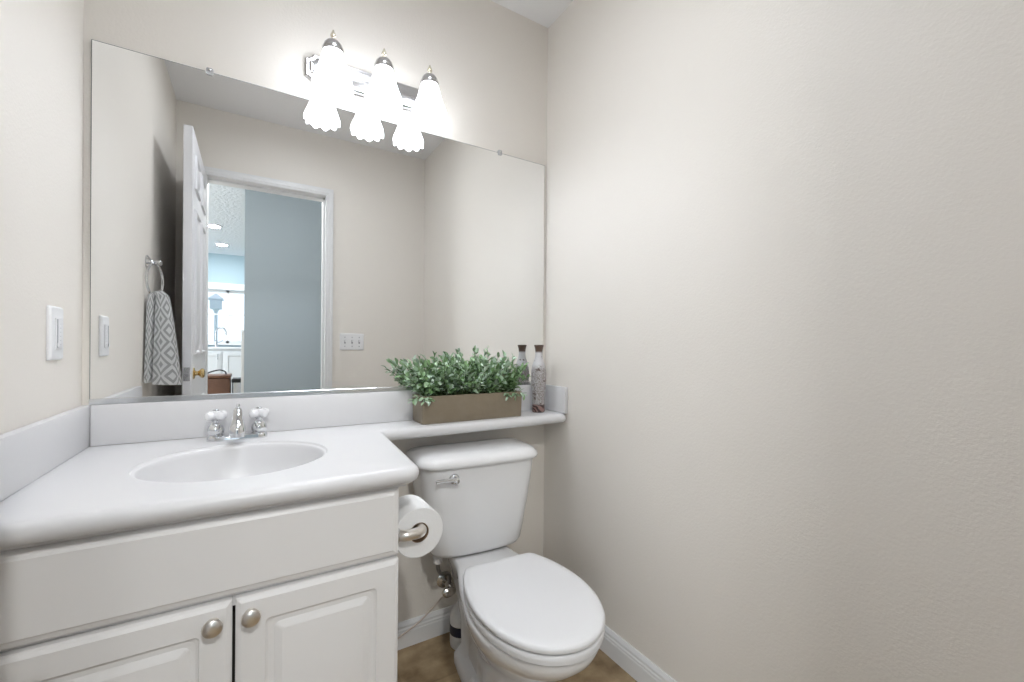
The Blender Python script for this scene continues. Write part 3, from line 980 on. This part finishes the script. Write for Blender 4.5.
o = obj('coupling_nut', lathe([(0.011, 0.338), (0.015, 0.341), (0.015, 0.356), (0.018, 0.358), (0.018, 0.3675)], (NX, NYY, 0), n=10), 'seat', sv, angle=20)
o['label'] = 'white plastic coupling nut'
# crumpled paper tag on the valve
random.seed(5)
b = bmesh.new()
bmesh.ops.create_icosphere(b, subdivisions=3, radius=1)
for v in b.verts:
    f = 1 + 0.35 * sin(v.co.x * 7 + 1) * cos(v.co.y * 8) + 0.25 * sin(v.co.z * 11)
    v.co = Vector((vx + 0.028 + v.co.x * 0.017 * f, -0.052 + v.co.y * 0.014 * f, vz + 0.012 + v.co.z * 0.022 * f))
o = obj('paper_wrap', b, 'rag', sv)
o['label'] = 'crumpled beige paper wrap'

# white bottle behind the toilet
bx, by = 0.650, -0.098
bt = thing('cleaner_bottle', 'white round bottle with a dark label band on floor behind the toilet', 'bottle', (bx, by, 0))
R_ = 0.042
obj('bottle_body', lathe([(R_ - 0.008, 0.0), (R_ - 0.002, 0.004), (R_, 0.014), (R_, 0.105), (R_ - 0.003, 0.120), (R_ - 0.014, 0.140), (0.016, 0.155), (0.014, 0.162)], (bx, by, 0)), 'bottle', bt)
obj('label_band', lathe([(R_ + 0.0006, 0.050), (R_ + 0.0009, 0.052), (R_ + 0.0009, 0.082), (R_ + 0.0006, 0.084)], (bx, by, 0), cap=False), 'label', bt)
obj('cap', lathe([(0.016, 0.1622), (0.017, 0.165), (0.017, 0.185), (0.014, 0.188)], (bx, by, 0)), 'bottle', bt)

# thin cable along the skirting
cb = tube(spline([(0.30, -0.032, 0.0035), (0.38, -0.020, 0.020), (0.44, -0.0175, 0.045), (0.515, -0.0165, 0.075), (0.57, -0.012, 0.108), (0.605, -0.006, 0.130), (0.64, -0.004, 0.150)], 8), 0.0028, 8)
tag(obj('cable', cb, 'cable'), 'thin pinkish beige cable running up over the back wall baseboard', 'cable')

# ---------------------------------------------------------------- toilet paper and holder
RX, RZ = 0.3385, 0.641
RY0, RY1 = -0.532, -0.430
th_ = thing('paper_holder', 'brushed metal toilet paper holder arm on the side of the vanity', 'toilet paper holder', (CX1, -0.55, RZ))
YB = -0.549
obj('rosette', lathe([(0.020, 0.0004), (0.020, 0.004), (0.014, 0.010)], (CX1, YB + 0.012, RZ), 'X', 24), 'satin', th_)
path = spline([(CX1 + 0.004, YB + 0.012, RZ), (CX1 + 0.018, YB, RZ), (RX - 0.030, YB - 0.002, RZ), (RX - 0.008, YB - 0.001, RZ), (RX + 0.001, YB + 0.008, RZ), (RX + 0.002, YB + 0.024, RZ), (RX + 0.002, RY1 + 0.010, RZ)], 6)
o = obj('arm', tube(path, 0.0125, 20), 'nickel', th_)
RC = (RX, 0, RZ - 0.009)
tr = thing('toilet_paper_roll', 'full white roll of toilet paper hanging beside the vanity', 'toilet paper', (RX, (RY0 + RY1) / 2, RC[2]))
b = lathe([(0.0235, RY0 + 0.001), (0.057, RY0), (0.0590, RY0 + 0.002), (0.0590, RY1 - 0.002), (0.057, RY1), (0.0235, RY1 - 0.001), (0.0235, RY0 + 0.001)], RC, 'Y', 64, cap=False)
obj('paper', b, 'paper', tr)
b = lathe([(0.0232, RY0 + 0.0012), (0.0232, RY1 - 0.0012), (0.0222, RY1 - 0.0012), (0.0222, RY0 + 0.0012), (0.0232, RY0 + 0.0012)], RC, 'Y', 40, cap=False)
obj('core', b, 'card', tr)

# ---------------------------------------------------------------- planter with greenery
PX0, PX1, PY0, PY1, PH = 0.484, 0.880, -0.131, -0.024, 0.094
pt = thing('potted_plant', 'green leafy plant in a long taupe rectangular planter on the shelf', 'plant', ((PX0 + PX1) / 2, (PY0 + PY1) / 2, ZC))
pz = ZC + 0.0005


def prect(i, z, r=0.006):
    return [(x, y, z) for x, y in rrect(PX0 + i, PX1 - i, PY0 + i, PY1 - i, max(r - i * .5, 0.002), 4)]


b = loft([prect(0.004, pz), prect(0.0022, pz + 0.003), prect(0.0, pz + PH - 0.002), prect(0.002, pz + PH), prect(0.007, pz + PH), prect(0.009, pz + PH - 0.003), prect(0.011, pz + 0.060)])
obj('planter', b, 'planter', pt)
obj('soil', loft([prect(0.0105, pz + 0.0605), prect(0.0105, pz + 0.080), prect(0.03, pz + 0.086)]), 'soil', pt)
random.seed(11)
stems = bmesh.new()
leaves = bmesh.new()
tone = leaves.verts.layers.float.new('leaf_tone')


def add_leaf(base, d, L, w, tn, bend):
    d = d.normalized()
    side = d.cross(Vector((random.uniform(-.5, .5), random.uniform(-.5, .5), 1))).normalized()
    nrm_ = side.cross(d).normalized()
    prof = ((0.0, 0.10), (0.18, 0.62), (0.42, 1.0), (0.68, 0.86), (0.88, 0.46), (1.0, 0.04))
    rows_ = []
    for t, ww in prof:
        c = base + d * L * t - nrm_ * bend * L * t * t
        e = side * w * ww
        lift = nrm_ * w * ww * 0.35
        rows_.append([leaves.verts.new(c - e + lift), leaves.verts.new(c), leaves.verts.new(c + e + lift)])
    for r in rows_:
        for v in r:
            v[tone] = tn
            # keep leaves in front of the mirror
            v.co.y = min(v.co.y, -0.0085)
    for a, c in zip(rows_[:-1], rows_[1:]):
        for k in (0, 1):
            leaves.faces.new((a[k], a[k + 1], c[k + 1], c[k]))


NST = 215
for s in range(NST):
    fx_ = (s + random.random()) / NST
    bx_ = PX0 + 0.018 + fx_ * (PX1 - PX0 - 0.036)
    by_ = random.uniform(PY0 + 0.016, PY1 - 0.010)
    ex = (fx_ - 0.5)
    lean = Vector((ex * 0.55 + random.uniform(-0.38, 0.38), random.uniform(-0.85, 0.30) - (0.03 + by_ - PY1) * 1.0, 0))
    if fx_ < 0.12:
        lean.x -= random.uniform(0.0, 0.30)
    if fx_ > 0.86:
        lean.x -= random.uniform(0.1, 0.4)
    hgt = random.uniform(0.040, 0.172) * (1.0 - 0.35 * min(1, lean.length))
    if random.random() < 0.10:
        hgt *= 1.15
    p0 = Vector((bx_, by_, pz + 0.082))
    pts = []
    for k in range(6):
        t = k / 5
        pts.append(p0 + Vector((lean.x * hgt * 1.15 * t ** 1.3, lean.y * hgt * 0.9 * t ** 1.3, hgt * (t - 0.22 * lean.length * t * t))))
    for p in pts:
        p.y = max(min(p.y, -0.016), -0.165)
    stems = tube(pts, [0.0016, 0.0015, 0.0014, 0.0012, 0.001, 0.0008], 5, stems)
    nl = int(6 + hgt * 62)
    base_t = random.uniform(0.15, 0.85)
    for q in range(nl):
        t = 0.22 + 0.78 * (q + 0.5) / nl
        i = min(4, int(t * 5))
        p = pts[i].lerp(pts[i + 1], t * 5 - i)
        tang = (pts[i + 1] - pts[i]).normalized()
        a = q * 2.4 + random.uniform(-.5, .5)
        u = tang.orthogonal().normalized()
        w_ = tang.cross(u)
        out = u * cos(a) + w_ * sin(a)
        d = out * random.uniform(0.6, 1.0) + tang * random.uniform(0.15, 0.8)
        if q >= nl - 2:
            d = tang + out * 0.3
        L = random.uniform(0.017, 0.029)
        add_leaf(p, d, L, L * random.uniform(0.25, 0.36), min(1, max(0, base_t + random.uniform(-0.3, 0.3))), random.uniform(-0.1, 0.35))
# sprigs spilling over the rim at the two ends and front
for bx_, ddx, ddy in ((PX0 + 0.012, -0.25, -0.9), (PX0 + 0.02, 0.1, -1.0), (PX0 + 0.004, -0.9, -0.2), (PX1 - 0.04, 0.1, -1.0), (PX1 - 0.02, 0.7, -0.7), (PX1 - 0.07, -0.1, -1.0)):
    p0 = Vector((bx_, PY0 + 0.02, pz + 0.085))
    pts = [p0 + Vector((ddx * 0.028 * t, ddy * 0.030 * t, 0.028 * t - 0.026 * t * t)) for t in (0, 0.3, 0.6, 0.85, 1.1, 1.3)]
    stems = tube(pts, 0.001, 5, stems)
    for q in range(12):
        t = (q + 0.5) / 12
        i = min(4, int(t * 5))
        p = pts[i].lerp(pts[i + 1], t * 5 - i)
        tang = (pts[i + 1] - pts[i]).normalized()
        a = q * 2.4
        u = tang.orthogonal().normalized()
        w_ = tang.cross(u)
        d = (u * cos(a) + w_ * sin(a)) * 0.7 + tang * 0.6
        L = random.uniform(0.016, 0.025)
        add_leaf(p, d, L, L * 0.25, random.uniform(0.3, 0.9), 0.2)
st_ = obj('stems', stems, 'stem', pt)
st_['kind'] = 'stuff'
lv_ = obj('foliage', leaves, 'leaf', pt, angle=60)
lv_['kind'] = 'stuff'

# ---------------------------------------------------------------- vase
vp = [(0.022, 0.0), (0.0255, 0.003), (0.0265, 0.012), (0.0255, 0.030), (0.0265, 0.060), (0.0295, 0.105), (0.0310, 0.140), (0.0300, 0.165), (0.0265, 0.188), (0.0205, 0.205), (0.0160, 0.220), (0.0145, 0.236), (0.0150, 0.250), (0.0175, 0.262), (0.0195, 0.268), (0.0195, 0.2715), (0.0165, 0.2710), (0.012, 0.258), (0.011, 0.235)]
vz_ = [Vector((r, 0, h)) for r, h in vp]
tag(obj('bottle_vase', lathe([(p.x, p.z) for p in spline(vz_, 3)], (0.996, -0.070, ZC + 0.0005), n=40), 'vase'),
    'slender speckled grey bottle vase with brown rim at the right end of the shelf', 'vase')

# ---------------------------------------------------------------- switches
dm = thing('dimmer_switch', 'white single slide dimmer switch plate on the left wall', 'light switch', (XL, -0.187, 1.09))


def rect_x(x, y0, y1, z0, z1, r):
    return [(x, py, pz_) for py, pz_ in rrect(y0, y1, z0, z1, r, 4)]


sy0, sy1, sz0, sz1 = -0.2230, -0.1510, 1.033, 1.1500
b = loft([rect_x(XL + d, sy0 + i, sy1 - i, sz0 + i, sz1 - i, 0.005) for i, d in ((0, 0.0005), (0, 0.004), (0.003, 0.0075), (0.006, 0.0080))])
fp = obj('face_plate', b, 'plate', dm)
b = box(XL + 0.0081, XL + 0.0105, -0.204, -0.170, 1.057, 1.125, 0.001, seg=1)
obj('insert', b, 'plate', dm)
obj('slide_slot', box(XL + 0.0106, XL + 0.0110, -0.2005, -0.1955, 1.060, 1.122), 'slot', dm, smooth=False)
obj('slider', box(XL + 0.0112, XL + 0.0135, -0.2015, -0.1945, 1.062, 1.071, 0.001, seg=1), 'plate', dm)
for z in (1.066, 1.075, 1.084, 1.093, 1.102, 1.111):
    obj('indicator', box(XL + 0.0106, XL + 0.0110, -0.183, -0.179, z, z + 0.002), 'indicator', dm, smooth=False)

t3 = thing('toggle_switch_plate', 'white three gang toggle switch plate beside door frame, seen in the mirror', 'light switch', (0.575, YF, 1.095))
tx0, tx1, tz0, tz1 = 0.498, 0.652, 1.040, 1.152
b = loft([[(x, YF + d, z) for x, z in rrect(tx0 + i, tx1 - i, tz0 + i, tz1 - i, 0.005)] for i, d in ((0, 0.0005), (0, 0.004), (0.003, 0.007), (0.006, 0.0075))])
obj('face_plate', b, 'plate', t3)
for x in (0.529, 0.575, 0.621):
    sl = obj('toggle_slot', box(x - 0.005, x + 0.005, YF + 0.0076, YF + 0.0082, 1.084, 1.108), 'slot', t3, smooth=False)
    obj('toggle', box(x - 0.0035, x + 0.0035, YF + 0.0083, YF + 0.020, 1.096, 1.106, 0.001, seg=1), 'plate', sl)
    for z in (1.066, 1.126):
        obj('screw', lathe([(0.0035, 0.0076), (0.0035, 0.0086), (0.002, 0.0092)], (x, YF, z), 'Y', 12), 'slot', t3)

# ---------------------------------------------------------------- towel ring and towel
RYc, RZc = -0.780, 1.404
tg = thing('towel_ring', 'chrome towel ring on the left wall, seen in the mirror', 'towel ring', (XL, RYc, RZc))
obj('rosette', lathe([(0.028, 0.0005), (0.028, 0.004), (0.020, 0.010), (0.012, 0.016), (0.008, 0.026), (0.008, 0.034), (0.011, 0.038), (0.012, 0.044), (0.008, 0.050)], (XL, RYc, RZc), 'X', 28), 'chrome', tg)
RR = 0.067
rxp = XL + 0.027
RA = radians(14)
ringpts = [(rxp - sin(RA) * RR * sin(2 * pi * k / 48), RYc + cos(RA) * RR * sin(2 * pi * k / 48), RZc - 0.006 - RR + RR * cos(2 * pi * k / 48)) for k in range(48)]
b = bmesh.new()
loop = []
for k in range(48):
    p = Vector(ringpts[k])
    rad_ = (p - Vector((rxp, RYc, RZc - 0.006 - RR))).normalized()
    loop.append([b.verts.new(p + 0.0045 * (cos(a) * rad_ + sin(a) * Vector((cos(RA), sin(RA), 0)))) for a in (2 * pi * j / 10 for j in range(10))])
for k in range(48):
    n2 = (k + 1) % 48
    for j in range(10):
        j2 = (j + 1) % 10
        b.faces.new((loop[k][j], loop[k][j2], loop[n2][j2], loop[n2][j]))
obj('ring', b, 'chrome', tg)

ZB = RZc - 0.006 - 2 * RR      # bottom of the ring


def towel_mesh():
    """one folded cloth: over the ring, two hanging halves, each gathered in soft folds"""
    me = bmesh.new()
    uvl = me.loops.layers.uv.new('weave')
    NU, NV = 30, 60
    LEN_F, LEN_B = 0.381, 0.368
    keys = {('f', 0): [(-0.334, -0.750), (-0.320, -0.752), (-0.306, -0.768), (-0.304, -0.800), (-0.312, -0.822)],
            ('f', 1): [(-0.341, -0.722), (-0.308, -0.728), (-0.268, -0.752), (-0.258, -0.810), (-0.285, -0.862)],
            ('b', 0): [(-0.360, -0.742), (-0.350, -0.746), (-0.340, -0.762), (-0.334, -0.795), (-0.338, -0.815)],
            ('b', 1): [(-0.3665, -0.715), (-0.352, -0.722), (-0.340, -0.748), (-0.338, -0.810), (-0.350, -0.855)]}
    curves = {k: spline([(x, y, 0) for x, y in v], 24) for k, v in keys.items()}

    def plan(side, g, t):
        out = []
        for q in (0, 1):
            c = curves[(side, q)]
            f = t * (len(c) - 1)
            i = min(int(f), len(c) - 2)
            out.append(c[i].lerp(c[i + 1], f - i))
        return out[0].lerp(out[1], g)
    grid = []
    for v in range(NV + 1):
        row = []
        s_ = -LEN_B + (LEN_F + LEN_B) * v / NV      # arc length from the top, negative = back half
        a = abs(s_)
        g = (a / 0.37) ** 0.75
        m = 0.5 + 0.5 * max(-1, min(1, s_ / 0.022))
        m = m * m * (3 - 2 * m)
        for u in range(NU + 1):
            t = u / NU
            p = plan('b', g, t).lerp(plan('f', g, t), m)
            p.x += 0.003 * sin(t * 17) * g
            z = ZB + 0.016 - max(0.0, a - 0.010) - 0.006 * min(1, (a / 0.010) ** 2)
            z -= 0.014 * g * (t - 0.35) * (1 if s_ > 0 else -0.5) - 0.010 * (1 - abs(2 * t - 1)) * (1 - g)
            row.append((me.verts.new((max(p.x, XL + 0.0045), p.y, z)), (t * 2.4, s_ / 0.092 + 0.25)))
        grid.append(row)
    for v in range(NV):
        for u in range(NU):
            q = (grid[v][u], grid[v][u + 1], grid[v + 1][u + 1], grid[v + 1][u])
            f = me.faces.new([k[0] for k in q])
            for l_, k in zip(f.loops, q):
                l_[uvl].uv = k[1]
    bmesh.ops.solidify(me, geom=list(me.faces), thickness=-0.004)
    return me


tag(obj('hand_towel', towel_mesh(), 'towel', angle=60), 'grey and white diamond pattern hand towel hanging through the ring, seen in the mirror', 'towel')
